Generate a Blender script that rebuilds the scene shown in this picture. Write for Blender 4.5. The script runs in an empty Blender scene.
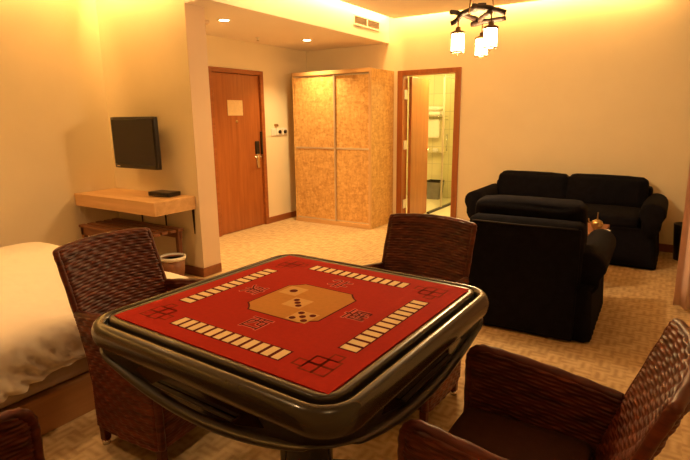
import bpy, math, random
from mathutils import Vector, Matrix, noise
random.seed(7)
scene = bpy.context.scene
COL = scene.collection
PI = math.pi
sin, cos = math.sin, math.cos

# ------------------------------------------------------------------ materials
def new_mat(name):
    m = bpy.data.materials.new(name); m.use_nodes = True
    nt = m.node_tree; b = nt.nodes['Principled BSDF']
    return m, nt, b

def N(nt, t, **kw):
    n = nt.nodes.new(t)
    for k, v in kw.items():
        if k.startswith('i_'):
            n.inputs[k[2:].replace('_', ' ')].default_value = v
        else:
            setattr(n, k, v)
    return n

def ramp(nt, stops):
    r = nt.nodes.new('ShaderNodeValToRGB')
    while len(r.color_ramp.elements) < len(stops):
        r.color_ramp.elements.new(0.5)
    for e, (p, c) in zip(r.color_ramp.elements, stops):
        e.position = p; e.color = (*c, 1)
    return r

def coords(nt, scale=(1, 1, 1), rot=(0, 0, 0)):
    tc = nt.nodes.new('ShaderNodeTexCoord'); mp = nt.nodes.new('ShaderNodeMapping')
    mp.inputs['Scale'].default_value = scale; mp.inputs['Rotation'].default_value = rot
    nt.links.new(tc.outputs['Object'], mp.inputs['Vector'])
    return mp

def plain(name, col, rough=.5, metal=0, var=.08, nscale=12, bump=0, bscale=80, spec=.5, sheen=0, coat=0):
    m, nt, b = new_mat(name)
    mp = coords(nt)
    nz = N(nt, 'ShaderNodeTexNoise', i_Scale=nscale, i_Detail=3)
    nt.links.new(mp.outputs[0], nz.inputs['Vector'])
    r = ramp(nt, [(.3, tuple(c*(1-var) for c in col)), (.7, tuple(min(1, c*(1+var)) for c in col))])
    nt.links.new(nz.outputs['Fac'], r.inputs['Fac'])
    nt.links.new(r.outputs[0], b.inputs['Base Color'])
    b.inputs['Roughness'].default_value = rough; b.inputs['Metallic'].default_value = metal
    b.inputs['Specular IOR Level'].default_value = spec
    b.inputs['Sheen Weight'].default_value = sheen
    b.inputs['Coat Weight'].default_value = coat; b.inputs['Coat Roughness'].default_value = .08
    if bump:
        n2 = N(nt, 'ShaderNodeTexNoise', i_Scale=bscale, i_Detail=2)
        nt.links.new(mp.outputs[0], n2.inputs['Vector'])
        bp = N(nt, 'ShaderNodeBump', i_Strength=bump, i_Distance=.01)
        nt.links.new(n2.outputs['Fac'], bp.inputs['Height'])
        nt.links.new(bp.outputs[0], b.inputs['Normal'])
    return m

def wood(name, c1, c2, axis=2, rough=.4, scale=14, coat=0):
    m, nt, b = new_mat(name)
    s = [scale]*3; s[axis] = scale*.06
    mp = coords(nt, tuple(s))
    nz = N(nt, 'ShaderNodeTexNoise', i_Scale=1.6, i_Detail=6, i_Roughness=.6, i_Distortion=.4)
    nt.links.new(mp.outputs[0], nz.inputs['Vector'])
    r = ramp(nt, [(.3, c1), (.7, c2)])
    nt.links.new(nz.outputs['Fac'], r.inputs['Fac'])
    nt.links.new(r.outputs[0], b.inputs['Base Color'])
    b.inputs['Roughness'].default_value = rough
    b.inputs['Coat Weight'].default_value = coat; b.inputs['Coat Roughness'].default_value = .15
    return m

def osb(name):
    m, nt, b = new_mat(name)
    tc = nt.nodes.new('ShaderNodeTexCoord')
    prev = None
    for k, (rot, sc) in enumerate([((.0, .0, .0), (44, 44, 14)), ((.0, 1.0, 1.0), (16, 50, 40)), ((1.1, .5, .4), (40, 16, 50))]):
        mp = nt.nodes.new('ShaderNodeMapping'); mp.inputs['Rotation'].default_value = rot; mp.inputs['Scale'].default_value = sc
        nt.links.new(tc.outputs['Object'], mp.inputs['Vector'])
        v = N(nt, 'ShaderNodeTexVoronoi', i_Scale=1.0)
        nt.links.new(mp.outputs[0], v.inputs['Vector'])
        sep = nt.nodes.new('ShaderNodeSeparateColor'); nt.links.new(v.outputs['Color'], sep.inputs[0])
        if prev is None:
            prev = sep.outputs[0]
        else:
            mx = N(nt, 'ShaderNodeMath', operation='ADD'); nt.links.new(prev, mx.inputs[0]); nt.links.new(sep.outputs[k], mx.inputs[1]); prev = mx.outputs[0]
    dv = N(nt, 'ShaderNodeMath', operation='DIVIDE'); dv.inputs[1].default_value = 3
    nt.links.new(prev, dv.inputs[0])
    r = ramp(nt, [(.15, (.53, .28, .085)), (.38, (.63, .36, .12)), (.6, (.70, .42, .145)), (.85, (.80, .53, .22))])
    nt.links.new(dv.outputs[0], r.inputs['Fac']); nt.links.new(r.outputs[0], b.inputs['Base Color'])
    b.inputs['Roughness'].default_value = .45
    return m

def carpet(name):
    m, nt, b = new_mat(name)
    mp = coords(nt, (1, 1, 1))
    sc = 1/.085
    mp.inputs['Scale'].default_value = (sc, sc, sc)
    sep = nt.nodes.new('ShaderNodeSeparateXYZ'); nt.links.new(mp.outputs[0], sep.inputs[0])
    def M(op, a, bb=None):
        n = N(nt, 'ShaderNodeMath', operation=op)
        for i, v in enumerate((a, bb)):
            if v is None: continue
            if isinstance(v, (int, float)): n.inputs[i].default_value = v
            else: nt.links.new(v, n.inputs[i])
        return n.outputs[0]
    fx, fy = M('FLOOR', sep.outputs[0]), M('FLOOR', sep.outputs[1])
    chk = M('PINGPONG', M('ADD', fx, fy), 1)                        # 0 / 1 checker
    sx = M('SINE', M('MULTIPLY', sep.outputs[0], 2*PI*2)); sy = M('SINE', M('MULTIPLY', sep.outputs[1], 2*PI*2))
    h = M('ADD', M('MULTIPLY', sx, chk), M('MULTIPLY', sy, M('SUBTRACT', 1, chk)))
    nz = N(nt, 'ShaderNodeTexNoise', i_Scale=1.3, i_Detail=4); nt.links.new(mp.outputs[0], nz.inputs['Vector'])
    f = M('ADD', M('MULTIPLY', h, .15), nz.outputs['Fac'])
    r = ramp(nt, [(.25, (.40, .265, .14)), (.5, (.52, .37, .20)), (.8, (.62, .455, .265))])
    nt.links.new(f, r.inputs['Fac']); nt.links.new(r.outputs[0], b.inputs['Base Color'])
    b.inputs['Roughness'].default_value = .95; b.inputs['Specular IOR Level'].default_value = .1
    bp = N(nt, 'ShaderNodeBump', i_Strength=.25, i_Distance=.003); nt.links.new(f, bp.inputs['Height']); nt.links.new(bp.outputs[0], b.inputs['Normal'])
    return m

def tiles(name, col):
    m, nt, b = new_mat(name)
    mp = coords(nt, (1, 1, 1), (PI/2, 0, 0))
    br = N(nt, 'ShaderNodeTexBrick', i_Scale=1.0, offset=0)
    br.inputs['Color1'].default_value = (*col, 1); br.inputs['Color2'].default_value = (*[c*.93 for c in col], 1)
    br.inputs['Mortar'].default_value = (*[c*.7 for c in col], 1)
    br.inputs['Brick Width'].default_value = .3; br.inputs['Row Height'].default_value = .3; br.inputs['Mortar Size'].default_value = .004
    nt.links.new(mp.outputs[0], br.inputs['Vector']); nt.links.new(br.outputs['Color'], b.inputs['Base Color'])
    b.inputs['Roughness'].default_value = .2
    return m

def rattan(name):
    m, nt, b = new_mat(name)
    mp = coords(nt, (9, 9, 55))
    nz = N(nt, 'ShaderNodeTexNoise', i_Scale=1.0, i_Detail=3); nt.links.new(mp.outputs[0], nz.inputs['Vector'])
    r = ramp(nt, [(.3, (.050, .0095, .0045)), (.5, (.098, .018, .0075)), (.72, (.165, .034, .013))])
    nt.links.new(nz.outputs['Fac'], r.inputs['Fac']); nt.links.new(r.outputs[0], b.inputs['Base Color'])
    b.inputs['Roughness'].default_value = .42; b.inputs['Specular IOR Level'].default_value = .35
    return m

def emit(name, col, strength, base=(.9, .85, .7)):
    m, nt, b = new_mat(name)
    b.inputs['Base Color'].default_value = (*base, 1)
    b.inputs['Emission Color'].default_value = (*col, 1); b.inputs['Emission Strength'].default_value = strength
    return m

def glass(name):
    m, nt, b = new_mat(name)
    b.inputs['Base Color'].default_value = (.93, .97, .93, 1); b.inputs['Roughness'].default_value = .02
    b.inputs['Transmission Weight'].default_value = 1; b.inputs['IOR'].default_value = 1.1
    return m

WARM = (1, .60, .215)
WARM2 = (1, .55, .17)
MAT = dict(
    wall=plain('wall_paint', (.85, .745, .53), .85, var=.02, nscale=3, bump=.08, bscale=120),
    ceil=plain('ceiling_paint', (.88, .79, .70), .9, var=.015, nscale=2),
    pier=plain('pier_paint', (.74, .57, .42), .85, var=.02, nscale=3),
    carpet=carpet('woven_carpet'),
    redwood=wood('door_veneer', (.29, .080, .017), (.42, .135, .033), 2, .35, 16, .2),
    redwood_h=wood('trim_wood', (.27, .075, .016), (.38, .12, .03), 1, .4, 14, .2),
    baseb=wood('baseboard_wood', (.20, .065, .02), (.30, .10, .035), 0, .45, 14),
    osb=osb('strand_board'),
    oak=wood('pale_oak', (.58, .33, .13), (.74, .47, .22), 0, .45, 12),
    oakz=wood('pale_oak_upright', (.58, .35, .15), (.72, .47, .23), 2, .45, 12),
    bedwood=wood('bed_wood', (.34, .155, .055), (.46, .23, .09), 1, .5, 12),
    benchwood=wood('bench_wood', (.18, .06, .025), (.26, .10, .04), 0, .5, 12),
    alu=plain('brushed_aluminium', (.70, .62, .50), .35, .7, .04),
    chrome=plain('chrome', (.75, .73, .70), .15, 1, .02),
    steel=plain('dark_steel', (.035, .025, .02), .4, .6, .05),
    black=plain('black_plastic', (.012, .008, .006), .3, 0, .1),
    screen=plain('television_screen', (.012, .006, .005), .22, 0, .05),
    white=plain('white_plastic', (.82, .78, .70), .4, 0, .02),
    notice=plain('notice_paper', (.80, .62, .34), .6, 0, .05, 30),
    sheet=plain('bed_linen', (.88, .80, .68), .9, 0, .015, 3, .9, 9),
    mattress=plain('mattress_ticking', (.50, .40, .32), .9, 0, .05, 20),
    sofa=plain('dark_velvet', (.0055, .0052, .0085), .95, 0, .3, 20, .2, 90, .12, .0),
    sofapipe=plain('dark_velvet_piping', (.018, .014, .014), .9, 0, .1),
    felt=plain('red_baize', (.44, .019, .008), .9, 0, .06, 60, .15, 400, .15),
    felt_tan=plain('tan_baize', (.56, .25, .055), .9, 0, .05, 60, spec=.15),
    felt_light=plain('light_tan_baize', (.68, .40, .14), .9, 0, .05, 60, spec=.15),
    felt_cream=plain('cream_print', (.92, .72, .40), .85, 0, .04, 60, spec=.2),
    felt_dark=plain('maroon_print', (.12, .008, .008), .9, 0, .1, 60, spec=.1),
    felt_brown=plain('brown_print', (.235, .028, .008), .9, 0, .1, 60, spec=.1),
    felt_pink=plain('pink_print', (.75, .20, .14), .9, 0, .1, 60, spec=.1),
    olive=plain('olive_lacquer', (.034, .024, .011), .27, .1, .02, 25, coat=.3),
    apron=plain('apron_black', (.010, .006, .004), .42, 0, .05, 25, coat=.08),
    olive_dark=plain('dark_frame_lacquer', (.028, .019, .010), .30, .1, .02, 25, coat=.25),
    gloss=plain('gloss_black', (.008, .005, .004), .15, 0, .1, coat=.5),
    rattan=rattan('dark_rattan'),
    cushion=plain('brown_seat_fabric', (.060, .019, .008), .85, 0, .08, 40, .1, 200, .2),
    bark=plain('dark_branch_wood', (.020, .007, .0035), .6, 0, .4, 30, .5, 60),
    brass=plain('aged_brass', (.50, .36, .16), .3, 1, .1),
    lampcap=plain('lamp_cap_metal', (.14, .07, .025), .45, .7, .1),
    curtain=plain('curtain_cloth', (.76, .52, .42), .85, 0, .06, 9),
    tile=tiles('bathroom_tiles', (.80, .74, .46)),
    bathfloor=plain('bathroom_floor', (.78, .72, .52), .35, 0, .04),
    towel=plain('white_towel', (.88, .85, .74), .95, 0, .03, 40, .3, 150),
    louvre=plain('vent_louvres', (.34, .27, .22), .5, 0, .05),
    greybin=plain('grey_bin', (.20, .18, .16), .5, 0, .1),
    glass=glass('clear_glass'),
    shade=emit('lit_lamp_shade', (1, .66, .30), 34),
    disc=emit('downlight_lens', (1, .75, .38), 26),
    bathlamp=emit('bathroom_lamp', (1, .82, .42), 14),
    strip=emit('cove_strip', (1, .66, .14), 4),
)

# ------------------------------------------------------------------ mesh builder
class MB:
    def __init__(s): s.v, s.f, s.m, s.sm = [], [], [], []
    def add(s, vs, fs, mi=0, smooth=False, M=None):
        o = len(s.v)
        s.v += [tuple(M @ Vector(v)) if M else tuple(v) for v in vs]
        for f in fs:
            s.f.append([i+o for i in f]); s.m.append(mi); s.sm.append(smooth)
        return s
    def box(s, x0, x1, y0, y1, z0, z1, mi=0, M=None):
        vs = [(x, y, z) for z in (z0, z1) for y in (y0, y1) for x in (x0, x1)]
        return s.add(vs, [(0, 2, 3, 1), (4, 5, 7, 6), (0, 1, 5, 4), (2, 6, 7, 3), (0, 4, 6, 2), (1, 3, 7, 5)], mi, False, M)
    def loft(s, rings, mi=0, smooth=True, cap0=True, cap1=True, M=None):
        n = len(rings[0]); vs = [p for r in rings for p in r]; fs = []
        for k in range(len(rings)-1):
            for i in range(n):
                j = (i+1) % n
                fs.append((k*n+i, k*n+j, (k+1)*n+j, (k+1)*n+i))
        if cap0: fs.append(tuple(range(n-1, -1, -1)))
        if cap1: fs.append(tuple(range((len(rings)-1)*n, len(rings)*n)))
        return s.add(vs, fs, mi, smooth, M)
    def tube(s, path, r, n=10, mi=0, twist=None, M=None):
        path = [Vector(p) for p in path]; rings = []
        up = None
        for k, p in enumerate(path):
            t = (path[min(k+1, len(path)-1)]-path[max(k-1, 0)]).normalized()
            if up is None:
                up = Vector((0, 0, 1)) if abs(t.z) < .9 else Vector((1, 0, 0))
            a = t.cross(up).normalized(); b = a.cross(t).normalized(); up = b
            rr = r[k] if isinstance(r, (list, tuple)) else r
            ring = []
            for i in range(n):
                th = 2*PI*i/n
                q = rr if not twist else rr*(1+.07*cos(3*th+k*twist))
                ring.append(tuple(p+a*cos(th)*q+b*sin(th)*q))
            rings.append(ring)
        return s.loft(rings, mi, True, M=M)
    def cyl(s, p0, p1, r, n=16, mi=0, r1=None, M=None):
        return s.tube([p0, p1], [r, r if r1 is None else r1], n, mi, M=M)
    def lathe(s, prof, c=(0, 0, 0), n=24, mi=0, M=None):
        rings = [[(c[0]+r*cos(2*PI*i/n), c[1]+r*sin(2*PI*i/n), c[2]+z) for i in range(n)] for r, z in prof]
        return s.loft(rings, mi, True, M=M)
    def prism(s, pts, z0, z1, mi=0, M=None):
        n = len(pts)
        vs = [(x, y, z0) for x, y in pts]+[(x, y, z1) for x, y in pts]
        fs = [tuple(range(n-1, -1, -1)), tuple(range(n, 2*n))]+[(i, (i+1) % n, (i+1) % n+n, i+n) for i in range(n)]
        return s.add(vs, fs, mi, False, M)
    def rbox(s, c, size, r, seg=10, puff=0, mi=0, jit=0, M=None, fn=None):
        """soft rounded box: a subdivided cube pulled onto a rounded box, puffed out on its faces"""
        hx, hy, hz = [q/2 for q in size]; idx = {}; vs = []; fs = []
        def vert(a, b, c_):
            k = (a, b, c_)
            if k not in idx:
                u = [2*q/seg-1 for q in k]
                P = Vector((u[0]*hx, u[1]*hy, u[2]*hz))
                # denser sampling close to the edges
                P = Vector([h*(math.copysign(abs(q)**.6, q)) for h, q in zip((hx, hy, hz), u)])
                Q = Vector([max(-h+r, min(h-r, p)) for h, p in zip((hx, hy, hz), P)])
                D = P-Q
                if D.length > 1e-9: P = Q+D.normalized()*r
                w = (1-u[0]**2)*(1-u[1]**2)+(1-u[0]**2)*(1-u[2]**2)+(1-u[1]**2)*(1-u[2]**2)
                nrm = Vector((u[0]**5, u[1]**5, u[2]**5))
                P += nrm*puff*w
                if jit: P += Vector((0, 0, 1))*jit*noise.noise(Vector((P.x*5, P.y*5, P.z*5)))+nrm*jit*noise.noise(Vector((P.x*7+3, P.y*7, P.z*7)))
                if fn: P = fn(P)
                idx[k] = len(vs); vs.append(tuple(P+Vector(c)))
            return idx[k]
        R = range(seg)
        for a in R:
            for b in R:
                fs.append((vert(a, b, 0), vert(a, b+1, 0), vert(a+1, b+1, 0), vert(a+1, b, 0)))
                fs.append((vert(a, b, seg), vert(a+1, b, seg), vert(a+1, b+1, seg), vert(a, b+1, seg)))
                fs.append((vert(a, 0, b), vert(a+1, 0, b), vert(a+1, 0, b+1), vert(a, 0, b+1)))
                fs.append((vert(a, seg, b), vert(a, seg, b+1), vert(a+1, seg, b+1), vert(a+1, seg, b)))
                fs.append((vert(0, a, b), vert(0, a, b+1), vert(0, a+1, b+1), vert(0, a+1, b)))
                fs.append((vert(seg, a, b), vert(seg, a+1, b), vert(seg, a+1, b+1), vert(seg, a, b+1)))
        return s.add(vs, fs, mi, True, M)
    def build(s, name, mats, parent=None, bevel=0, kind=None):
        me = bpy.data.meshes.new(name); me.from_pydata(s.v, [], s.f)
        if not isinstance(mats, (list, tuple)): mats = [mats]
        for m in mats: me.materials.append(MAT[m])
        for p, mi, sm in zip(me.polygons, s.m, s.sm): p.material_index = mi; p.use_smooth = sm
        me.update()
        o = bpy.data.objects.new(name, me); COL.objects.link(o)
        if parent: o.parent = parent
        if bevel:
            b = o.modifiers.new('bevel', 'BEVEL'); b.width = bevel; b.segments = 2; b.limit_method = 'ANGLE'
        if kind: o['kind'] = kind
        return o

def tag(o, label, cat=None, group=None):
    o['label'] = label
    if cat: o['category'] = cat
    if group: o['group'] = group
    return o

def thing(name, label, cat, loc=(0, 0, 0), rz=0, group=None):
    o = bpy.data.objects.new(name, None); COL.objects.link(o); o.empty_display_size = .1
    o.location = loc; o.rotation_euler = (0, 0, rz)
    return tag(o, label, cat, group)

def dup(root, loc, rz, label):
    r = root.copy(); COL.objects.link(r); r.location = loc; r.rotation_euler = (0, 0, rz); r['label'] = label
    for ch in list(root.children):
        c = ch.copy(); COL.objects.link(c); c.parent = r
        for g in list(ch.children):
            d = g.copy(); COL.objects.link(d); d.parent = c
    return r

def struct(name, mb, mats, bevel=0, parent=None):
    return mb.build(name, mats, parent, bevel, None if parent else 'structure')

# ------------------------------------------------------------------ room dimensions
XL, XE, XR = -4.72, -4.60, 1.30        # bed wall, entry wall, right wall
YT, YP, YF, YN = 3.06, 3.27, 6.18, -2.3  # television wall, back of pier, far wall, near wall
XP = -3.51                             # end of the television wall
XS = -3.26                             # face of the entry soffit
ZC, ZS, ZT = 2.62, 2.35, 2.80

struct('floor', MB().box(XL-.1, XR+.1, YN-.1, YF+.06, -.08, 0), 'carpet')
struct('wall_left', MB().box(XL-.1, XL, YN-.1, YT+.01, 0, ZT), 'wall')
struct('wall_television', MB().box(XL-.1, XP-.001, YT, YP, 0, ZT), ['wall'])
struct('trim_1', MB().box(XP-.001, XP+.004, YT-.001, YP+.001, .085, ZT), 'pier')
m = MB()                                # entry wall with its door opening
m.box(XE-.12, XE, YP, 4.32, 0, ZT).box(XE-.12, XE, 5.16, YF, 0, ZT).box(XE-.12, XE, 4.32, 5.16, 1.97, ZT)
struct('wall_entry', m, 'wall')
m = MB()                                # far wall with the bathroom door opening
BX0, BX1, BZ = -3.06, -2.33, 1.95
m.box(XE-.12, BX0, YF, YF+.12, 0, ZT).box(BX1, XR+.1, YF, YF+.12, 0, ZT).box(BX0, BX1, YF, YF+.12, BZ, ZT)
struct('wall_back', m, 'wall')
struct('wall_right', MB().box(XR, XR+.1, YN-.1, YF, 0, ZT), 'wall')
struct('wall_front', MB().box(XL, XR, YN-.1, YN, 0, ZT), 'wall')
struct('ceiling', MB().box(XL-.1, XR+.1, YN-.1, YF+.12, ZT, ZT+.08), 'ceil')
g = .13
m = MB()
m.box(XL+g, XR-g, YN+g, YT-g, ZC, ZC+.035).box(XS+g, XR-g, YT-g, YF-g, ZC, ZC+.035)
struct('ceiling_panel', m, 'ceil')
struct('ceiling_soffit', MB().box(XE, XS, YP-.21, YF, ZS, ZT).box(XP, XS, YT, YP, ZS, ZT) if False else MB().box(XE, XS, YP, YF, ZS, ZT), 'ceil')
struct('ceiling_soffit', MB().box(XP, XS, YT, YP, ZS, ZT), 'ceil')

# baseboards
struct('baseboard_entry', MB().box(XE, XE+.015, YP, 4.27, 0, .085).box(XE, XE+.015, 5.2, YF, 0, .085), 'redwood_h', .003)
struct('baseboard_television', MB().box(XL, XP, YT-.015, YT, 0, .085).box(XP, XP+.012, YT-.015, YP, 0, .085), 'baseb', .003)
struct('baseboard_left', MB().box(XL, XL+.015, YN, YT-.015, 0, .085), 'baseb', .003)
struct('baseboard_back', MB().box(-3.17, -3.135, YF-.015, YF, 0, .085).box(-2.25, XR, YF-.015, YF, 0, .085), 'baseb', .003)

# ------------------------------------------------------------------ cove light strips on the panel edge
def area(name, loc, sx, sy, rot, power, col=WARM2):
    L = bpy.data.lights.new(name, 'AREA'); L.shape = 'RECTANGLE'; L.size = sx; L.size_y = sy
    L.energy = power; L.color = col
    o = bpy.data.objects.new(name, L); COL.objects.link(o); o.location = loc; o.rotation_euler = rot
    return o
def cove(name, x0, y0, x1, y1, label, power):
    t = (x1-x0, y1-y0); ln = math.hypot(*t)
    w = .012
    if abs(t[0]) > abs(t[1]): b = MB().box(x0, x1, y0-w, y0+w, ZC+.036, ZC+.052)
    else: b = MB().box(x0-w, x0+w, y0, y1, ZC+.036, ZC+.052)
    tag(b.build(name, 'strip'), label, 'light strip', 'cove light strips above the ceiling panel')
# (x0,y0)-(x1,y1) along the panel edges
CG = .045
cove('light_strip', XS+g+.05, YF-g-CG, -.2, YF-g-CG, 'warm glowing light strip above the ceiling edge along the far sofa wall', 1)
cove('light_strip', XS+g+CG, YT-g, XS+g+CG, YF-g-.1, 'warm glowing light strip above the ceiling edge along the vent soffit', 1)
cove('light_strip', XL+g+.05, YT-g-CG, XS+g, YT-g-CG, 'warm glowing light strip above the ceiling edge over the television wall', 1)
cove('light_strip', XL+g+CG, YN+g, XL+g+CG, YT-g-.1, 'warm glowing light strip above the ceiling edge beside the bed', 1)
Lc = XR-XS-.3
area('cove_lamp_back', (-1.65, YF-g+.02, ZC+.10), 2.9, .05, (math.radians(60), 0, 0), 27)
area('cove_lamp_soffit', (XS+g-.02, (YT+YF)/2, ZC+.10), .05, 2.9, (0, math.radians(60), 0), 30)
area('cove_lamp_television', ((XL+XS)/2, YT-g+.02, ZC+.10), 1.2, .05, (math.radians(60), 0, 0), 22)
area('cove_lamp_left', (XL+g-.02, .3, ZC+.10), .05, 5.0, (0, math.radians(60), 0), 46)

# ------------------------------------------------------------------ doors
d = thing('door_1', 'red-brown wooden entry door with a pale notice', None, (XE, 0, 0)); d['kind'] = 'structure'
fr = MB().box(-.12, .018, 4.27, 4.33, 0, 2.01).box(-.12, .018, 5.15, 5.21, 0, 2.01).box(-.12, .018, 4.33, 5.15, 1.955, 2.01)
fr.build('door_frame', 'redwood_h', d, .004)
leaf = MB().box(-.055, -.012, 4.335, 5.145, .006, 1.95).build('door_leaf', 'redwood', d, .002)
MB().box(-.012, -.008, 4.57, 4.83, 1.455, 1.64).build('notice', 'notice', d, .001)
MB().lathe([(.0, 0), (.018, 0), (.018, .006), (.008, .008), (0, .008)], n=16, M=Matrix.Translation((-.012, 4.715, 1.385)) @ Matrix.Rotation(PI/2, 4, 'Y')).build('peephole', 'brass', d)
MB().rbox((-.004, 5.06, 1.045), (.02, .075, .17), .008, 6).build('lock_plate', 'black', d)
hd = MB().cyl((-.008, 5.06, .93), (.05, 5.06, .93), .014).tube([(.05, 5.065, .93), (.055, 5.03, .93), (.055, 4.95, .925)], .011)
hd.rbox((-.004, 5.065, .90), (.014, .06, .16), .006, 6).build('door_handle', 'chrome', d)
MB().rbox((-.003, 5.07, .80), (.014, .05, .045), .006, 6).build('deadbolt_turn', 'chrome', d)
MB().box(-.012, .012, 5.128, 5.152, .95, 1.25).build('strike_plate', 'black', d, .002)
for z in (1.72, 1.28, .3):
    MB().cyl((.0, 4.333, z-.05), (.0, 4.333, z+.05), .010, 10).build('hinge', 'chrome', d)

d = thing('door_2', 'orange-brown wooden bathroom door standing open inwards', None, (0, YF, 0)); d['kind'] = 'structure'
fr = MB().box(-3.125, BX0+.012, -.018, .138, 0, 2.0).box(BX1-.012, -2.265, -.018, .138, 0, 2.0).box(BX0+.012, BX1-.012, -.018, .138, BZ-.012, 2.0)
fr.build('door_frame', 'redwood', d, .004)
a = math.radians(93.5)
LM = Matrix.Translation((BX0+.045, .150, 0)) @ Matrix.Rotation(a, 4, 'Z')
lf = MB().box(0, .66, -.02, .02, .01, 1.93, M=LM).build('door_leaf', 'redwood', d, .002)
MB().cyl(LM @ Vector((.60, -.02, .95)), LM @ Vector((.60, -.07, .95)), .012).tube([LM @ Vector((.60, -.07, .95)), LM @ Vector((.50, -.07, .95))], .010).build('door_handle', 'chrome', d)
for z in (1.70, 1.05, .25):
    MB().box(BX0+.012, BX0+.024, .03, .125, z-.06, z+.06).build('hinge', 'white', d, .003)

# ------------------------------------------------------------------ bathroom beyond the doorway
BL, BR, BB = -4.3, -1.9, 8.5
struct('bathroom_floor', MB().box(BL, BR, YF+.06, BB, -.08, .0), 'bathfloor')
struct('wall_bathroom_back', MB().box(BL, BR, BB, BB+.1, 0, 2.4), 'tile')
struct('wall_bathroom_left', MB().box(BL-.1, BL, YF+.12, BB+.1, 0, 2.4), 'tile')
struct('wall_bathroom_right', MB().box(BR, BR+.1, YF+.12, BB+.1, 0, 2.4), 'tile')
struct('ceiling_bathroom', MB().box(BL-.1, BR+.1, YF+.12, BB+.1, 2.4, 2.5), 'ceil')
s = thing('shower_screen', 'clear glass shower screen with a slim metal post inside the bathroom', 'shower screen', (-2.99, 7.44, 0))
MB().box(-.004, .004, .02, 1.03, .045, 1.98).build('glass_panel', 'glass', s)
MB().box(-.012, .012, 0, .022, 0, 2.02).build('post', 'alu', s)
MB().box(-.02, .02, -.5, 1.03, 0, .03).build('floor_channel', 'steel', s)
MB().box(-.010, .010, .0, 1.03, 1.99, 2.015).build('top_rail', 'alu', s)
s = thing('towel_rack', 'chrome towel rack on the bathroom wall above the basket', 'towel rack', (-3.52, BB, 0))
mm = MB()
for k in range(5): mm.cyl((-.19, -.03-.05*k, 1.42), (.19, -.03-.05*k, 1.42), .006, 8)
mm.cyl((-.19, -.002, 1.42), (-.19, -.25, 1.42), .007, 8).cyl((.19, -.002, 1.42), (.19, -.25, 1.42), .007, 8)
mm.build('shelf_rails', 'chrome', s)
MB().cyl((-.19, -.12, 1.36), (.19, -.12, 1.36), .007, 8).cyl((-.19, 0, 1.36), (-.19, -.13, 1.36), .007, 8).cyl((.19, 0, 1.36), (.19, -.13, 1.36), .007, 8).build('hanging_rail', 'chrome', s)
for k in range(2):
    o = MB().rbox((-3.53, BB-.13, 1.465+.084*k), (.29-.02*k, .22, .07), .03, 8, .004).build('folded_towel', 'towel')
    tag(o, ['lower folded white towel lying on the bathroom towel rack', 'upper folded white towel, topmost on the bathroom rack'][k], 'towel', 'folded towels on the bathroom rack')
o = MB().rbox((-3.56, BB-.12, 1.215), (.25, .03, .31), .013, 8, .004).build('hanging_towel', 'towel')
tag(o, 'white towel hanging from the rail under the folded towels', 'towel')
s = thing('corner_shelf', 'small chrome soap shelf on the tiled bathroom wall', 'shelf', (-3.5, BB, .80))
MB().box(-.17, .15, -.13, -.002, 0, .012).build('tray', 'chrome', s, .003)
MB().rbox((-.02, -.065, .045), (.09, .06, .06), .02, 6).build('soap_dish', 'white', s)
tag(MB().cyl((-3.33, BB-.03, .83), (-3.33, BB-.03, 1.12), .012, 10).cyl((-3.33, BB, .86), (-3.33, BB-.03, .86), .008, 8).cyl((-3.33, BB, 1.09), (-3.33, BB-.03, 1.09), .008, 8).build('grab_bar', 'chrome'), 'short upright grab bar on the bathroom wall beside the soap shelf', 'grab bar')
s = thing('waste_basket', 'grey waste basket on the floor against the bathroom wall', 'bin', (-3.47, BB-.17, 0))
w = .13
MB().loft([[(x*q, y*q*.8, z) for x, y in ((-w, -w), (w, -w), (w, w), (-w, w))] for q, z in ((.8, 0), (1, .31), (.93, .31), (.75, .02))], smooth=False).build('basket', 'greybin', s, .006)
MB().loft([[(x*q, y*q*.8, z) for x, y in ((-w, -w), (w, -w), (w, w), (-w, w))] for q, z in ((1.04, .30), (1.04, .325), (.92, .325), (.92, .30))], smooth=False).build('rim', 'steel', s, .003)
s = thing('ceiling_light', 'round lit ceiling light inside the bathroom', 'ceiling light', (-2.75, 7.0, 2.4))
MB().lathe([(.0, 0), (.16, 0), (.16, -.03), (0, -.03)]).build('base', 'white', s)
MB().lathe([(.15, -.03), (.14, -.06), (.09, -.08), (0, -.085)]).build('diffuser', 'bathlamp', s)
L = bpy.data.lights.new('bathroom_bulb', 'POINT'); L.energy = 80; L.color = (1, .72, .25); L.shadow_soft_size = .15
o = bpy.data.objects.new('bathroom_bulb', L); COL.objects.link(o); o.location = (-2.75, 7.0, 2.2)

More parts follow.
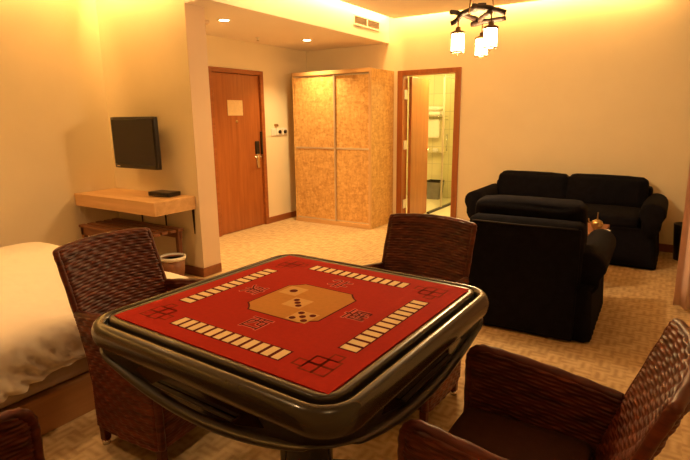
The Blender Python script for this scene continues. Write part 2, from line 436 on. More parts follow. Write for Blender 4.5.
# ------------------------------------------------------------------ wardrobe
w = thing('wardrobe', 'tall strand-board wardrobe with two sliding doors beside the bathroom door', 'wardrobe', (-3.79, 5.58, 0))
X0, X1, D = -.61, .61, .595
c = MB().box(X0, X0+.025, 0, D, 0, 2.0).box(X1-.025, X1, 0, D, 0, 2.0).box(X0+.025, X1-.025, 0, D, 1.975, 2.0).box(X0+.025, X1-.025, 0.005, D, 0, .055).box(X0+.025, X1-.025, D-.02, D, .055, 1.975)
c.build('carcass', 'osb', w, .002)
MB().box(X0, X1-.03, -.012, .0, 1.955, 2.004).build('top_trim', 'oak', w, .002)
MB().box(X1-.03, X1+.002, -.012, .0, 0, 2.004).build('corner_trim', 'oakz', w, .002)
MB().box(X0, X1-.03, -.012, .0, 0, .05).build('plinth', 'oak', w, .002)
xm = .045
for k, (a, b, y) in enumerate(((X0+.003, xm+.02, .004), (xm-.01, X1-.032, .024))):
    dr = MB().box(a+.02, b-.02, y+.004, y+.016, .055, 1.95).build('sliding_door', 'osb', w)
    MB().box(a, a+.022, y, y+.02, .052, 1.953).box(b-.022, b, y, y+.02, .052, 1.953).box(a+.022, b-.022, y, y+.02, .052, .072).box(a+.022, b-.022, y, y+.02, 1.933, 1.953).build('door_frame', 'alu', dr, .001)
    MB().box(a+.022, b-.022, y-.001, y+.01, 1.012, 1.036).build('door_rail', 'alu', dr, .001)

# ------------------------------------------------------------------ switches, vent, ceiling fittings
s = thing('switch_panel', 'white switch and socket strip between entry door and wardrobe', 'switch', (XE, 5.5, 1.235))
for k, y in enumerate((-.115, .0, .115)):
    p = MB().rbox((.007, y, 0), (.014, .108, .10), .005, 6).build('plate', 'white', s)
    if k: MB().cyl((.012, y, 0), (.032, y, 0), .024, 16).build('knob', 'black', p)
tag(MB().rbox((XE+.012, 5.44, 1.325), (.024, .07, .035), .008, 6).build('thermostat', 'brass'), 'tiny brown wall sensor just above the white switch strip', 'sensor')
v = thing('air_vent', 'grey louvred air vent in the soffit face near the far wall', 'air vent', (XS, 5.60, 2.52))
MB().box(.0, .014, -.31, .31, .04, .058).box(.0, .014, -.31, .31, -.058, -.04).box(.0, .014, -.31, -.295, -.04, .04).box(0, .014, .295, .31, -.04, .04).box(0, .014, -.008, .008, -.04, .04).build('frame', 'white', v, .002)
MB().box(.0005, .003, -.295, .295, -.04, .04).build('backing', 'greybin', v)
mm = MB()
for k in range(5):
    z = -.032+.016*k
    mm.add([(.003, -.295, z-.004), (.012, -.295, z+.003), (.012, .295, z+.003), (.003, .295, z-.004), (.003, -.295, z-.002), (.012, -.295, z+.005), (.012, .295, z+.005), (.003, .295, z-.002)],
           [(0, 1, 2, 3), (7, 6, 5, 4), (0, 4, 5, 1), (1, 5, 6, 2), (2, 6, 7, 3), (3, 7, 4, 0)])
mm.build('louvres', 'louvre', v)
for k, (x, y) in enumerate(((-3.79, 3.78), (-3.93, 5.30))):
    s = thing('downlight', ['lit round downlight in the lowered ceiling nearer the television wall', 'lit round downlight in the lowered ceiling in front of the wardrobe'][k], 'downlight', (x, y, ZS), 0, 'recessed downlights in the entry ceiling')
    MB().lathe([(.048, -.001), (.050, -.006), (.068, -.006), (.072, 0), (.05, 0)], n=28).build('trim_ring', 'white', s)
    MB().lathe([(.048, -.001), (.048, -.004), (0, -.005)], n=24).build('lens', 'disc', s)
    L = bpy.data.lights.new('downlight_spot', 'SPOT'); L.energy = 150; L.color = (1, .64, .26); L.spot_size = math.radians(115); L.spot_blend = .9; L.shadow_soft_size = .04
    o = bpy.data.objects.new('downlight_spot', L); COL.objects.link(o); o.location = (x, y, ZS-.012)
s = thing('sprinkler', 'small sprinkler head in the lowered ceiling between the two downlights', 'sprinkler', (-4.28, 4.8, ZS))
MB().lathe([(.0, 0), (.03, 0), (.028, -.006), (.010, -.010), (.010, -.03), (0, -.03)], n=16).build('body', 'white', s)
MB().lathe([(0, -.034), (.018, -.034), (.018, -.037), (0, -.037)], n=12).cyl((.008, 0, -.028), (.012, 0, -.036), .002, 6).cyl((-.008, 0, -.028), (-.012, 0, -.036), .002, 6).build('deflector', 'brass', s)
tag(MB().lathe([(.0, 0), (.05, 0), (.05, -.015), (.035, -.03), (0, -.032)], c=(-3.98, 3.70, ZS)).build('smoke_detector', 'pier'), 'small round smoke detector on the lowered ceiling beside the pier', 'smoke detector')

# ------------------------------------------------------------------ television, desk and things around it
t = thing('television', 'black flat television on a wall bracket above the desk', 'television', (-4.075, YT, 1.215))
Mt = Matrix.Translation((0, -.20, 0)) @ Matrix.Rotation(math.radians(0), 4, 'Z') @ Matrix.Rotation(math.radians(.5), 4, 'X')
MB().rbox((0, .02, 0), (.62, .045, .46), .008, 8, M=Mt).build('casing', 'black', t)
MB().box(-.29, .29, -.0055, -.0035, -.19, .207, M=Mt).build('screen', 'screen', t)
MB().box(-.27, -.23, -.0065, -.004, -.215, -.206, M=Mt).build('badge', 'alu', t)
MB().box(-.10, .10, -.03, -.002, -.12, .12).box(-.05, -.02, -.16, -.02, -.03, .03).box(.02, .05, -.16, -.02, -.03, .03).build('wall_bracket', 'steel', t, .003)
t = thing('wall_desk', 'pale oak wall desk in the corner under the television', 'desk', (-4.13, YT, 0))
MB().box(-.585, .58, -.44, -.002, .722, .748).build('desk_top', 'oak', t, .003)
MB().box(-.585, .58, -.435, -.415, .632, .722).build('front_apron', 'oak', t, .002)
MB().box(.56, .58, -.415, -.002, .632, .722).build('side_apron', 'oak', t, .002)
for x in (-.20, .155, .545):
    MB().loft([[(x-.012, -.012, .628), (x+.012, -.012, .628), (x+.012, -.002, .628), (x-.012, -.002, .628)], [(x-.004, -.008, .40), (x+.004, -.008, .40), (x+.004, -.002, .40), (x-.004, -.002, .40)]], smooth=False).box(x-.012, x+.012, -.40, -.002, .628, .636).build('bracket', 'steel', t)
t = thing('set_top_box', 'slim black set-top box on the desk near the pier', 'set-top box', (-3.80, 2.93, .748), math.radians(4))
MB().rbox((0, 0, .024), (.25, .15, .04), .006, 8).build('casing', 'black', t)
MB().box(-.10, .04, -.0765, -.075, .015, .03).build('display', 'gloss', t)
t = thing('luggage_bench', 'low dark reddish wooden bench under the wall desk', 'bench', (-4.17, 2.80, 0))
mm = MB()
for k in range(5): mm.box(-.50, .50, -.20+.085*k, -.14+.085*k, .43, .455)
mm.build('slatted_top', 'benchwood', t, .003)
MB().box(-.49, .49, -.19, -.17, .36, .43).box(-.49, .49, .17, .19, .36, .43).build('rail', 'benchwood', t, .003)
for x in (-.48, .44):
    for y in (-.19, .15): MB().box(x, x+.04, y, y+.04, 0, .43).build('leg', 'benchwood', t, .003)
t = thing('waste_bin', 'round bin with a white rim on the floor beside the pier', 'bin', (-3.60, 2.80, 0))
MB().lathe([(0, 0), (.085, 0), (.105, .235), (.098, .235), (.08, .01), (0, .01)], n=28).build('bucket', 'benchwood', t)
MB().lathe([(.100, .222), (.112, .222), (.114, .250), (.098, .250), (.098, .222)], n=28).build('rim', 'white', t)

# ------------------------------------------------------------------ bed
bx0, bx1, by0, by1 = -4.24, -2.31, -.12, 2.02
t = thing('bed', 'wide low wooden bed frame and mattress left of the card table', 'bed', ((bx0+bx1)/2, (by0+by1)/2, 0))
hw, hl = (bx1-bx0)/2, (by1-by0)/2
MB().box(-hw, hw, -hl, hl, .0, .185).build('base', 'bedwood', t, .006)
MB().rbox((0, 0, .33), (2*hw-.03, 2*hl-.03, .29), .05, 14).build('mattress', 'mattress', t)
MB().box(-hw, hw, -hl-.06, -hl, 0, .95).build('headboard', 'bedwood', t, .01)

def rr(hx, hy, r, nc=10, ns=26):
    """rounded rectangle outline, counter-clockwise from +x side"""
    P = []
    def seg(a, b, n):
        for i in range(n): P.append((a[0]+(b[0]-a[0])*i/n, a[1]+(b[1]-a[1])*i/n))
    cs = [(hx-r, hy-r, 0), (-hx+r, hy-r, PI/2), (-hx+r, -hy+r, PI), (hx-r, -hy+r, 1.5*PI)]
    for k, (cx, cy, a0) in enumerate(cs):
        for i in range(nc): P.append((cx+r*cos(a0+PI/2*i/nc), cy+r*sin(a0+PI/2*i/nc)))
        a1 = a0+PI/2; e = (cx+r*cos(a1), cy+r*sin(a1)); nx = cs[(k+1) % 4]; s0 = (nx[0]+r*cos(nx[2]), nx[1]+r*sin(nx[2]))
        seg(e, s0, ns)
    return P
rings = []
prof = [(.90, 0), (.7, 0), (.5, 0), (.35, 0), (.25, 0), (.17, 0), (.12, -.002), (.08, -.008), (.045, -.024), (.02, -.05), (.006, -.085), (.002, -.11), (-.002, -.135), (-.006, -.16), (-.008, -.18), (-.010, -.20), (-.011, -.218), (-.012, -.235)]
zt = .505
for k, (ins, dz) in enumerate(prof):
    hx, hy = hw+.012-min(ins, hw-.03), hl+.012-min(ins, hl-.03)
    r = max(.02, .13-ins*.1 if ins < .2 else .05)
    r = min(r, min(hx, hy)*.9)
    ring = []
    for i, (x, y) in enumerate(rr(hx, hy, r, 12, 130)):
        q = max(0, min(1, -dz/.235))
        fold = noise.noise(Vector((x*9, y*9, dz*3)))*.030*q + (abs(noise.noise(Vector((x*13+dz*14, y*13+dz*14, dz*6+4))))-.15)*.085*min(1, q*1.6)+noise.noise(Vector((x*30, y*30, dz*30)))*.012*q
        l = math.hypot(x, y) or 1
        nx, ny = (x/hx, y/hy); 
        ex = 1 if abs(nx) > abs(ny) else 0
        ux, uy = (math.copysign(1, x), 0) if ex else (0, math.copysign(1, y))
        z = zt+dz+.010*noise.noise(Vector((x*2.2, y*2.2, 1)))*(1-q)+.006*noise.noise(Vector((x*7, y*7, 5)))
        if k >= len(prof)-3: z += (.030*noise.noise(Vector((x*2.1+9, y*2.1, 3)))+.012)*(k-len(prof)+4)/3
        ring.append((x+ux*max(-.008, fold), y+uy*max(-.008, fold), z))
    rings.append(ring)
o = MB().loft(rings, cap0=True, cap1=False).build('bed_sheet', 'sheet')
o.location = ((bx0+bx1)/2, (by0+by1)/2, 0)
tag(o, 'creased white bed sheet spread over the mattress', 'bed sheet')

# ------------------------------------------------------------------ automatic card table
TZ = math.radians(-2.05)
T = thing('mahjong_table', 'automatic mahjong table with red playing mat and glossy olive-brown rim', 'table', (-1.054, 1.353, 0), TZ)
HB, RB = .530, .118
def ring_pts(d, z, NC=9, NS=22):
    h = HB-d; return [(x, y, z(x, y) if callable(z) else z) for x, y in rr(h, h, max(RB-d, .012), NC, NS)]
def bel(x, y):
    a = min(abs(x), abs(y))/HB
    return max(0., cos(min(1, a/.86)*PI/2))**.75
def rec(z_top, z_off, d0, d1):
    out = []
    for x, y in rr(HB, HB, RB, 9, 22):
        b = bel(x, y); zl = .668-.095*b
        d = d0+(d1-d0)*b
        h = HB-d; l = HB
        # pull inwards by d (square metric keeps the corners round)
        out.append((x*h/l, y*h/l, z_top if z_top else zl+z_off*(.35+.65*b)))
    return out
rings = [ring_pts(.045, .735), ring_pts(.044, .766), ring_pts(.039, .774), ring_pts(.030, .7785), ring_pts(.018, .776), ring_pts(.008, .767), ring_pts(.002, .753), ring_pts(0, .738), ring_pts(.002, .722), ring_pts(.008, .707), ring_pts(.016, .698)]
MB().loft(rings, cap0=False, cap1=False).build('rim', 'olive', T)
rings = [ring_pts(.016, .698), rec(.694, 0, .016, .050), rec(0, .030, .02, .055)]
MB().loft(rings, cap0=False, cap1=False).build('side_recess', 'apron', T)
rings = [rec(0, .030, .02, .055), rec(0, .026, .018, .030), rec(0, .018, .014, .022), rec(0, .006, .018, .022), rec(0, 0, .03, .034), rec(0, -.004, .06, .06), rec(0, .0, .16, .16)]
rings.append([(x*.4, y*.4, .56) for x, y, z in rings[-1]])
MB().loft(rings, cap0=False).build('lower_lip', 'olive_dark', T)
MB().loft([ring_pts(.057, .752), ring_pts(.057, .772), ring_pts(.059, .779), ring_pts(.064, .7815), ring_pts(.076, .7815), ring_pts(.083, .779), ring_pts(.085, .770), ring_pts(.12, .765)], cap0=False, cap1=False).build('inner_frame', 'olive_dark', T)
MB().loft([ring_pts(.030, .742), ring_pts(.10, .742), ring_pts(.12, .7665), ring_pts(.3, .7665)], cap0=False).build('groove_bed', 'gloss', T)
for k in range(4):                      # black side trays set into the apron
    M4 = Matrix.Rotation(k*PI/2, 4, 'Z')
    top, bot, n = [], [], 24
    for i in range(n+1):
        x = -.36+.72*i/n; b = bel(x, HB)
        zl = .668-.095*b+.033
        e = (1-(x/.36)**2)**.5 if abs(x) < .36 else 0
        top.append((x, .694)); bot.append((x, min(.6935, .694-(.694-zl)*(.25+.75*e))))
    out = top+bot[::-1]
    tr = MB()
    y0, y1 = -(HB-.052), -(HB-.040)
    vs = [(x, y0, z) for x, z in out]+[(x, y1, z) for x, z in out]; L_ = len(out)
    fs = [(i, i+1, 2*n+1-i-1, 2*n+1-i) for i in range(n)]
    fs2 = [tuple(j+L_ for j in reversed(f)) for f in fs]
    tr.add(vs, [tuple(reversed(f)) for f in fs2]+fs+[(i, (i+1) % L_, (i+1) % L_+L_, i+L_) for i in range(L_)], M=M4)
    p = tr.build('side_tray', 'gloss', T)
    MB().box(-.17, .17, y1-.016, y1-.0005, .640, .646, M=M4).build('tray_lip', 'olive_dark', p, .002)
# pedestal
MB().lathe([(0, .56), (.17, .56), (.14, .48), (.10, .42), (.10, .12), (.13, .07), (0, .07)], n=32).build('pedestal', 'gloss', T)
for k in range(4):
    M4 = Matrix.Rotation(k*PI/2+PI/4, 4, 'Z')
    l = MB().loft([[(.08, -.04, .03), (.08, .04, .03), (.08, .04, .11), (.08, -.04, .11)], [(.40, -.03, .02), (.40, .03, .02), (.40, .03, .05), (.40, -.03, .05)]], smooth=False, M=M4).build('foot', 'gloss', T, .005)
    MB().lathe([(0, 0), (.025, 0), (.025, .02), (0, .022)], n=14, c=tuple(M4 @ Vector((.37, 0, 0)))).build('caster', 'black', l)
# playing mat with its printed pattern
mt = MB()
h = .446; zb = .7825
mt.prism([(-h, -h), (h, -h), (h, h), (-h, h)], .7665, zb, 0)
lay = [0]
def prn(pts, mi, lv=1, M=None):
    mt.prism(pts, zb-.0002, zb+.0003*lv, mi, M)
def rect(cx, cy, w_, h_): return [(cx-w_/2, cy-h_/2), (cx+w_/2, cy-h_/2), (cx+w_/2, cy+h_/2), (cx-w_/2, cy+h_/2)]
def octo(q, c_):
    return [(-q+c_, -q), (q-c_, -q), (q-c_, -q+c_*.35), (q, -q+c_), (q, q-c_), (q-c_*.6, q-c_*.6), (q-c_, q), (-q+c_, q), (-q+c_*.6, q-c_*.6), (-q, q-c_), (-q, -q+c_), (-q+c_*.6, -q+c_*.6)]
def octo(q, c_):
    P = []
    for k in range(4):
        a = k*PI/2
        for (x, y) in ((q, -(q-c_)), (q, q-c_), (q-c_*.35, q-c_*.75), (q-c_*.75, q-c_*.35), (q-c_, q)):
            P.append((x*cos(a)-y*sin(a), x*sin(a)+y*cos(a)))
        P.pop(-5) if False else None
    out = []
    for p in P:
        if not out or (abs(out[-1][0]-p[0])+abs(out[-1][1]-p[1])) > 1e-6: out.append(p)
    return out
prn(octo(.160, .048), 4, 1); prn(octo(.154, .046), 1, 2)
for k in range(4):
    M4 = Matrix.Rotation(k*PI/2, 4, 'Z')
    for i in range(12):
        x = -.2145+.039*i
        prn(rect(x, -.353, .0385, .066), 4, 1, M4); prn(rect(x, -.353, .0265, .056), 3, 2, M4)
    # corner fretwork of interlocking squares
    def frame(cx, cy, s_, t_=.0055):
        for r_ in (rect(cx, cy-s_/2, s_+t_, t_), rect(cx, cy+s_/2, s_+t_, t_), rect(cx-s_/2, cy, t_, s_), rect(cx+s_/2, cy, t_, s_)): prn(r_, 5, 1, M4)
    cx = cy = .345
    for dx in (-1, 1):
        for dy in (-1, 1): frame(cx+dx*.0215, -(cy+dy*.0215), .040)
    for dx, dy in ((-1, 0), (0, -1)):
        frame(cx+dx*.055, -(cy+dy*.055)*1, .030) if False else None
    frame(cx-.058, -cy-.012, .034); frame(cx+.012, -cy+.058, .034); frame(cx-.022, -cy+.022, .040)
# dice faces in the centre
def disc(cx, cy, r_, mi, lv):
    prn([(cx+r_*cos(2*PI*i/16), cy+r_*sin(2*PI*i/16)) for i in range(16)], mi, lv)
for (cx, cy), dots in (((-.098, .070), ((0, 0),)), ((-.004, -.020), ((-.020, .020), (0, 0), (.020, -.020))), ((.092, -.110), ((-.024, .024), (.024, .024), (0, 0), (-.024, -.024), (.024, -.024)))):
    prn(rect(cx, cy, .082, .082), 2, 3)
    for dx, dy in dots: disc(cx+dx, cy+dy, .016 if len(dots) == 1 else .0115, 4, 4)
# wind characters, one facing each seat
def glyph(ch, M4, off, mi, lv):
    cu = bpy.data.curves.new('glyph', 'FONT'); cu.body = ch; cu.size = .094; cu.align_x = 'CENTER'; cu.align_y = 'CENTER'; cu.offset = off; cu.resolution_u = 2
    ob = bpy.data.objects.new('glyph', cu); COL.objects.link(ob)
    dg = bpy.context.evaluated_depsgraph_get(); me = ob.evaluated_get(dg).to_mesh()
    vs = [tuple(v.co) for v in me.vertices]
    if vs:
        cx = (min(v[0] for v in vs)+max(v[0] for v in vs))/2; cy = (min(v[1] for v in vs)+max(v[1] for v in vs))/2
        mt.add([(v[0]-cx, (v[1]-cy), 0) for v in vs], [tuple(p.vertices) for p in me.polygons], mi, False, M4 @ Matrix.Translation((0, -.232, zb+.0003*lv)))
    ob.evaluated_get(dg).to_mesh_clear(); bpy.data.objects.remove(ob); bpy.data.curves.remove(cu)
for k, ch in enumerate('\u897f\u5357\u5317\u6771'):
    M4 = Matrix.Rotation(k*PI/2, 4, 'Z')
    glyph(ch, M4, .0034, 6, 1); glyph(ch, M4, .0002, 4, 2)
mt.build('playing_mat', ['felt', 'felt_tan', 'felt_light', 'felt_cream', 'felt_dark', 'felt_brown', 'felt_pink'], T)

# ------------------------------------------------------------------ woven armchairs
def woven(mb, C, Wd, Hd, th, row=.0135, stake=.034, amp=.0062):
    """two-sided woven shell; C(u, v) -> (centre point, unit normal), u and v in 0..1"""
    nu = 4*max(3, round(Wd/stake)); nv = 4*max(3, round(Hd/row))
    vs = []; fs = []
    for side in (0, 1):
        for j in range(nv+1):
            rw, fr = j//4, (j % 4)/4
            lobe = sin(PI*fr)**.6 if fr else 0
            for i in range(nu+1):
                ov = .5+.5*cos(PI*i/4+PI*((rw//2) % 2))
                if side: ov = 1-ov
                p, n = C(i/nu, j/nv)
                edge = min(1, min(i, nu-i)/2)
                d = th/2*(.35+.65*edge)+amp*lobe*(.10+.90*ov)
                vs.append(tuple(p+n*(d if side == 0 else -d)))
    W1 = nu+1; off = W1*(nv+1)
    for j in range(nv):
        for i in range(nu):
            a = j*W1+i
            fs.append((a, a+1, a+W1+1, a+W1)); fs.append((off+a, off+a+W1, off+a+W1+1, off+a+1))
    for j in range(nv):
        a = j*W1; fs.append((a, a+W1, off+a+W1, off+a)); a = j*W1+nu; fs.append((a, off+a, off+a+W1, a+W1))
    for i in range(nu):
        fs.append((i, off+i, off+i+1, i+1)); a = nv*W1+i; fs.append((a, a+1, off+a+1, off+a))
    mb.add(vs, fs, 0, True)
    return mb
def smooth_path(P, n=10):
    P = [Vector(p) for p in P]; out = []
    for k in range(len(P)-1):
        p0, p1, p2, p3 = P[max(k-1, 0)], P[k], P[k+1], P[min(k+2, len(P)-1)]
        for i in range(n):
            t = i/n
            out.append(.5*((2*p1)+(p2-p0)*t+(2*p0-5*p1+4*p2-p3)*t*t+(3*p1-p0-3*p2+p3)*t**3))
    out.append(P[-1]); return out
ZB, ZA, ZK = .105, .657, .870          # skirt bottom, arm top, back top
def ybk(z): return -.215-(.165*max(0, (z-.36)/.525)**1.15)
def back_pt(u, v):
    x = (u-.5)*2
    z = ZB+(ZK-ZB)*v
    hwid = .243
    z += .014*(1-x*x)*v
    y = ybk(z)-.032*(1-x*x)
    return Vector((x*hwid, y, z))
def Cback(u, v):
    p = back_pt(u, v); e = 1e-3
    a = back_pt(u+e, v)-back_pt(u-e, v); b = back_pt(u, v+e)-back_pt(u, v-e)
    return p, b.cross(a).normalized()
def arm_pt(sx):
    def f(u, v):
        zt_ = ZA-.052*(1-u); z = ZB+(zt_-ZB)*v; r = .05
        yf = .190-(r-math.sqrt(max(0, r*r-max(0, z-(zt_-r))**2)))*1.0
        yb = ybk(z)+.0
        y = yb+(yf-yb)*u
        x = .256+.010*sin(PI*u)-.010*(1-u)**2
        return Vector((sx*x, y, z))
    return f
def Carm(sx):
    f = arm_pt(sx)
    return lambda u, v: (f(u, v), Vector((sx, 0, 0)))
def make_chair(label):
    t = thing('rattan_armchair', label, 'chair', (0, 0, 0), 0, 'woven armchairs around the card table')
    bk = woven(MB(), Cback, .5, ZK-ZB, .030).build('backrest', 'rattan', t)
    P = [back_pt(0, v) for v in (.02, .25, .5, .75, .93, .985)]+[back_pt(u, 1) for u in (.03, .25, .5, .75, .97)]+[back_pt(1, v) for v in (.985, .93, .75, .5, .25, .02)]
    sp = smooth_path(P, 9)
    MB().tube(sp, .0135, 12, twist=.9).build('edge_binding', 'rattan', bk)
    for sx in (-1, 1):
        a = woven(MB(), Carm(sx), .45, ZA-ZB, .034).build('armrest', 'rattan', t)
        f = arm_pt(sx)
        P = [f(.03, 1.0), f(.25, 1.0), f(.5, 1.0), f(.8, 1.0), f(.97, .998)]+[f(1, v) for v in (.985, .95, .9, .8, .6, .4, .2, .01)]
        MB().tube(smooth_path(P, 9), .0165, 12, twist=.9).build('edge_binding', 'rattan', a)
    woven(MB(), lambda u, v: (Vector(((u-.5)*.49, .180, ZB+(.395-ZB)*v)), Vector((0, 1, 0))), .5, .29, .022).build('front_apron', 'rattan', t)
    MB().rbox((0, -.010, .425), (.475, .395, .055), .024, 12, .006).build('seat', 'cushion', t)
    for x, y in ((-.235, -.20), (.235, -.20), (-.24, .165), (.24, .165)):
        l = MB().loft([[(x-.016, y-.016, .022), (x+.016, y-.016, .022), (x+.016, y+.016, .022), (x-.016, y+.016, .022)], [(x-.02, y-.02, .40), (x+.02, y-.02, .40), (x+.02, y+.02, .40), (x-.02, y+.02, .40)]], smooth=False).build('leg', 'rattan', t, .003)
        MB().lathe([(0, 0), (.017, 0), (.019, .024), (0, .024)], c=(x, y, 0), n=14).build('foot_cap', 'chrome', l)
    return t
C0 = make_chair('dark woven rattan armchair at front right with its brown seat in full view')
C0.location = (-.318, 1.32, 0); C0.rotation_euler = (0, 0, PI/2)
dup(C0, (-1.825, 1.370, 0), -PI/2+math.radians(4), 'dark woven rattan armchair between the bed and the card table')
dup(C0, (-1.075, 2.14, 0), PI+math.radians(-2), 'dark woven rattan armchair at the far side of the table, near the dark armchair')
dup(C0, (-1.195, .335, 0), math.radians(-14), 'dark woven rattan armchair cut off at the lower left, only its arm showing')

# ------------------------------------------------------------------ dark slip-covered sofas
def make_sofa(name, label, cat, loc, rz, W, D, n, zb, zc, za, aw=.20, group=None):
    """local: front towards -y, origin on the floor at the centre; zb back frame top, zc cushion top, za arm top"""
    t = thing(name, label, cat, loc, rz, group)
    hx, hy = W/2, D/2
    # body with flared skirt
    def skirt(x, y, z): 
        k = (1-z/.36)
        return k
    P = rr(hx-.05, hy-.02, .05, 6, 30); rings = []
    for z in (.012, .06, .12, .2, .28, .34, .37, .38):
        k = max(0, 1-z/.34); ring = []
        for i, (x, y) in enumerate(P):
            f = 1+.035*k
            wv = .006*k*sin(i*.9)+.004*k*noise.noise(Vector((x*4, y*4, z)))
            ins = 0 if z < .36 else .02*(z-.36)/.02
            ring.append((x*f+math.copysign(wv-ins, x), y*f+math.copysign(wv-ins, y), z))
        rings.append(ring)
    MB().loft(rings).build('skirt', 'sofa', t)
    iw = W-2*aw
    MB().rbox((0, hy-.10, (zb+.30)/2), (iw+.10, .20, zb-.30), .045, 12, .006).build('back_frame', 'sofa', t)
    MB().tube([(-iw/2-.02, hy+.002, zb-.03), (0, hy+.006, zb-.033), (iw/2+.02, hy+.002, zb-.03)], .005, 8).build('seam', 'sofapipe', t)
    MB().loft([[(x, hy-.03+dy, z) for x, dy in ((-iw/2-.04, 0), (iw/2+.04, 0), (iw/2+.04, q), (-iw/2-.04, q))] for z, q in ((zb-.035, .030), (.36, .036), (.015, .066))], smooth=False).build('back_panel', 'sofa', t, .008)
    for s in (-1, 1):
        cx = s*(hx-aw/2)
        rings = []
        nn = 22; yy = [-hy+.0, -hy+.008, -hy+.03]+[-hy+.03+(D-.10)*k/8 for k in range(1, 9)]+[hy-.055, hy-.05]
        for k, y in enumerate(yy):
            q = .80 if k in (0, len(yy)-1) else (.93 if k in (1, len(yy)-2) else 1)
            ring = []
            for i in range(nn):
                th = -PI/2+2*PI*i/nn
                # rolled top and narrower panel below
                ex, ez = cos(th), sin(th)
                if ez > -.2:
                    x_, z_ = ex*(aw/2+.015), za-.105+ez*.105
                else:
                    x_, z_ = math.copysign(min(abs(ex)*1.3, 1)*(aw/2-.015), ex), za-.126-(-ez-.2)/.8*(za-.126-.30)
                ring.append((cx+x_*q*(1+.03*noise.noise(Vector((y*5, i*.4, s)))), y, .30+(z_-.30)*(1 if q == 1 else (.985 if q == .93 else .95))))
            rings.append(ring)
        MB().loft(rings).build('armrest', 'sofa', t)
    cw = iw/n
    for k in range(n):
        cx = -iw/2+cw*(k+.5)
        MB().rbox((cx, -.08, .43), (cw-.008, D-.22, .13), .045, 12, .012).build('seat_cushion', 'sofa', t)
        tilt = Matrix.Translation((cx, hy-.235, .47)) @ Matrix.Rotation(math.radians(-9), 4, 'X')
        hgt = (zc-.47)
        MB().rbox((0, 0, hgt/2), (cw+(.06 if n == 1 else .002), .17, hgt), .04 if n == 1 else .055, 12, .018, jit=.008, M=tilt).build('back_cushion', 'sofa', t)
    return t
make_sofa('sofa', 'dark two-seat sofa with rolled arms against the far wall', 'sofa', (-.93, 5.745, 0), math.radians(-.5), 1.86, .84, 2, .70, .79, .625, .19)
make_sofa('armchair', 'dark slip-covered armchair seen from behind, between rattan chair and far sofa', 'armchair', (-.775, 3.75, 0), PI+math.radians(1), .97, .88, 1, .765, .87, .585, .175)

# coffee table with brass ornament between them
t = thing('coffee_table', 'low dark coffee table between the two dark sofas', 'coffee table', (-.80, 4.70, 0))
MB().box(-.40, .40, -.24, .24, .44, .475).build('table_top', 'benchwood', t, .006)
for x in (-.37, .33):
    for y in (-.21, .17): MB().box(x, x+.04, y, y+.04, 0, .44).build('leg', 'benchwood', t, .003)
t = thing('brass_pot', 'small round brass pot with a tall thin finial behind the dark armchair', 'ornament', (-.475, 4.66, .475)); t.scale = (.8, .8, .9)
MB().lathe([(0, 0), (.03, 0), (.032, .008), (.052, .03), (.058, .055), (.048, .08), (.024, .093), (0, .095)], n=24).build('body', 'brass', t)
MB().lathe([(0, .093), (.012, .094), (.006, .11), (.0045, .15), (.007, .158), (0, .166)], n=12).build('finial', 'brass', t)
MB().tube(smooth_path([(-.045, 0, .06), (-.075, 0, .07), (-.085, 0, .10)], 5), .006, 8).build('spout', 'brass', t)
t = thing('ash_tray', 'small pale dish beside the brass pot', 'dish', (-.405, 4.58, .475))
MB().lathe([(0, 0), (.03, 0), (.045, .018), (.040, .018), (.028, .005), (0, .005)], n=20).build('dish', 'white', t)

# ------------------------------------------------------------------ curtain at the right
t = thing('curtain', 'pinkish brown floor-length curtain hanging at the right edge', 'curtain', (.12, 4.30, 0))
top, bot = [], []
n = 120
def cur(z):
    r_ = []
    for i in range(n+1):
        x = 1.17*i/n
        y = .045*sin(i*2*PI/11)+.012*sin(i*2*PI/4.7+1)
        r_.append((x-.035*(z/2.5)*(1-x/1.17), y*(1 if z > .3 else .92), z))
    return r_
vs, fs = [], []
zs = [.03+(2.5-.03)*k/14 for k in range(15)]
for off in (0, .006):
    for z in zs: vs += [(x, y+off, zz) for x, y, zz in cur(z)]
W1 = n+1; O2 = W1*len(zs)
for j in range(len(zs)-1):
    for i in range(n):
        a = j*W1+i; fs.append((a, a+1, a+W1+1, a+W1)); fs.append((O2+a, O2+a+W1, O2+a+W1+1, O2+a+1))
    a = j*W1; fs.append((a, a+W1, O2+a+W1, O2+a))
for i in range(n): fs.append((i, O2+i, O2+i+1, i+1))
MB().add(vs, fs, 0, True).build('drape', 'curtain', t)
MB().cyl((-.06, 0, 2.52), (1.17, 0, 2.52), .014).build('rail', 'steel', t)
for x in (0, 1.0): MB().cyl((x, 0, 2.52), (x, 0, ZC), .006, 8).build('rail_hanger', 'steel', t)
t = thing('waste_bin', 'black bin on the floor between the far sofa and the curtain', 'bin', (.20, 5.92, 0))
MB().lathe([(0, 0), (.09, 0), (.12, .36), (.112, .36), (.085, .01), (0, .01)], n=24).build('bucket', 'black', t)

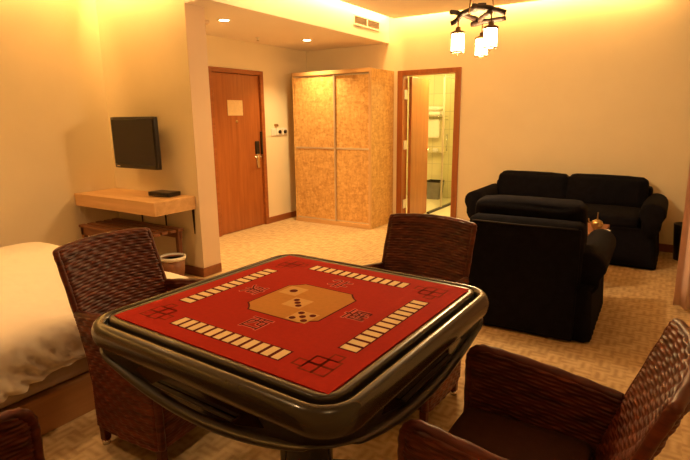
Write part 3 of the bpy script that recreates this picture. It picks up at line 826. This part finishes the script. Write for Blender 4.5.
# ------------------------------------------------------------------ chandelier
CX, CY, CZ = -1.215, 3.58, 2.075
t = thing('chandelier', 'rustic chandelier of dark branches carrying three lit lantern shades', 'chandelier', (CX, CY, CZ))
def branch(p0, p1, r0, r1, bend, seed):
    r0 *= 1.25; r1 *= 1.25
    p0, p1 = Vector(p0), Vector(p1); P = []; Rr = []
    for k in range(13):
        f = k/12; p = p0.lerp(p1, f)
        p += Vector((0, 0, bend*sin(PI*f)))+Vector((noise.noise(Vector((f*4, seed, 0))), noise.noise(Vector((f*4, seed, 5))), noise.noise(Vector((f*4, seed, 9)))))*.012
        P.append(p); Rr.append((r0+(r1-r0)*f)*(1+.25*noise.noise(Vector((f*7, seed, 3)))))
    return MB().tube(P, Rr, 10)
branch((-.165, -.06, -.035), (.06, -.03, .055), .013, .017, .025, 1).build('branch', 'bark', t)
branch((-.02, -.06, .055), (.205, -.05, -.005), .018, .014, .01, 2).build('branch', 'bark', t)
branch((-.06, .17, -.015), (.12, -.10, .0), .014, .012, .012, 3).build('branch', 'bark', t)
branch((-.15, -.10, .03), (-.05, .20, .0), .013, .015, .012, 4).build('branch', 'bark', t)
branch((-.09, .14, -.02), (.16, .10, -.01), .014, .013, .0, 5).build('branch', 'bark', t)
for a in (.3, 2.4, 4.5):
    MB().cyl((.11*cos(a), .11*sin(a), .01), (.02*cos(a), .02*sin(a), .50), .005, 6).build('cord', 'lampcap', t)
MB().lathe([(0, .545), (.06, .545), (.055, .52), (.02, .50), (0, .495)], n=20).build('ceiling_rose', 'lampcap', t)
for x, y, dz in ((-.105, -.08, -.005), (-.03, .20, -.012), (.135, -.13, .0)):
    c = MB().cyl((x, y, .0), (x, y, -.075+dz), .005, 8).lathe([(0, -.062+dz), (.016, -.062+dz), (.018, -.082+dz), (.046, -.094+dz), (.051, -.106+dz), (0, -.106+dz)], c=(x, y, 0), n=20).build('lamp_holder', 'lampcap', t)
    MB().lathe([(.039, -.100+dz), (.042, -.14+dz), (.042, -.216+dz), (.039, -.221+dz), (0, -.222+dz)], c=(x, y, 0), n=20).build('lamp_shade', 'shade', c)
    r_ = MB().lathe([(.0415, -.217+dz), (.045, -.217+dz), (.045, -.226+dz), (.038, -.228+dz), (.044, -.221+dz)], c=(x, y, 0), n=20)
    for q in range(4):
        aa = q*PI/2+.4
        r_.cyl((x+.044*cos(aa), y+.044*sin(aa), -.10+dz), (x+.044*cos(aa), y+.044*sin(aa), -.222+dz), .0022, 6)
    r_.cyl((x, y, -.221+dz), (x, y, -.245+dz), .003, 6).build('shade_cage', 'lampcap', c)
L = bpy.data.lights.new('chandelier_glow', 'POINT')
L.energy = 68; L.color = (1, .64, .29); L.shadow_soft_size = .10
o = bpy.data.objects.new('chandelier_glow', L); COL.objects.link(o); o.location = (CX, CY, CZ-.28)

# spots added outside the frame to light the card table and bed
for k, (x, y, e) in enumerate(((-1.9, .1, 40), (.1, .2, 22), (-3.3, 1.2, 75))):
    s = thing('ceiling_spot', ['lit ceiling spot behind the near side of the card table', 'lit ceiling spot above the right-hand rattan chair', 'lit ceiling spot above the bed'][k], 'downlight', (x, y, ZC), 0, 'ceiling spots over table and bed')
    MB().lathe([(.038, -.001), (.040, -.006), (.062, -.006), (.066, 0), (.04, 0)], n=24).build('trim_ring', 'white', s)
    MB().lathe([(.038, -.001), (.038, -.004), (0, -.005)], n=20).build('lens', 'disc', s)
    L = bpy.data.lights.new('spot_beam', 'SPOT'); L.energy = e; L.color = (1, .60, .26); L.spot_size = math.radians(120); L.spot_blend = .9; L.shadow_soft_size = .04
    o = bpy.data.objects.new('spot_beam', L); COL.objects.link(o); o.location = (x, y, ZC-.015)

# ------------------------------------------------------------------ camera, world, view
yw, pt, rl = math.radians(32.727), math.radians(12.503), math.radians(-.619)
f = Vector((-sin(yw)*cos(pt), cos(yw)*cos(pt), -sin(pt))); rt = Vector((cos(yw), sin(yw), 0)); up = rt.cross(f)
r2 = cos(rl)*rt+sin(rl)*up; u2 = -sin(rl)*rt+cos(rl)*up
cam = bpy.data.cameras.new('camera'); co = bpy.data.objects.new('camera', cam); COL.objects.link(co)
Mc = Matrix((r2, u2, -f)).transposed().to_4x4(); Mc.translation = (0, 0, 1.42)
co.matrix_world = Mc
cam.sensor_width = 36; cam.lens = 508.1/690*36; cam.clip_start = .02
scene.camera = co
wd = bpy.data.worlds.new('world'); scene.world = wd; wd.use_nodes = True
wd.node_tree.nodes['Background'].inputs[0].default_value = (1, .6, .3, 1); wd.node_tree.nodes['Background'].inputs[1].default_value = .02
vs_ = scene.view_settings
vs_.view_transform = 'Standard'; vs_.look = 'None'; vs_.gamma = 1; vs_.exposure = 0.05
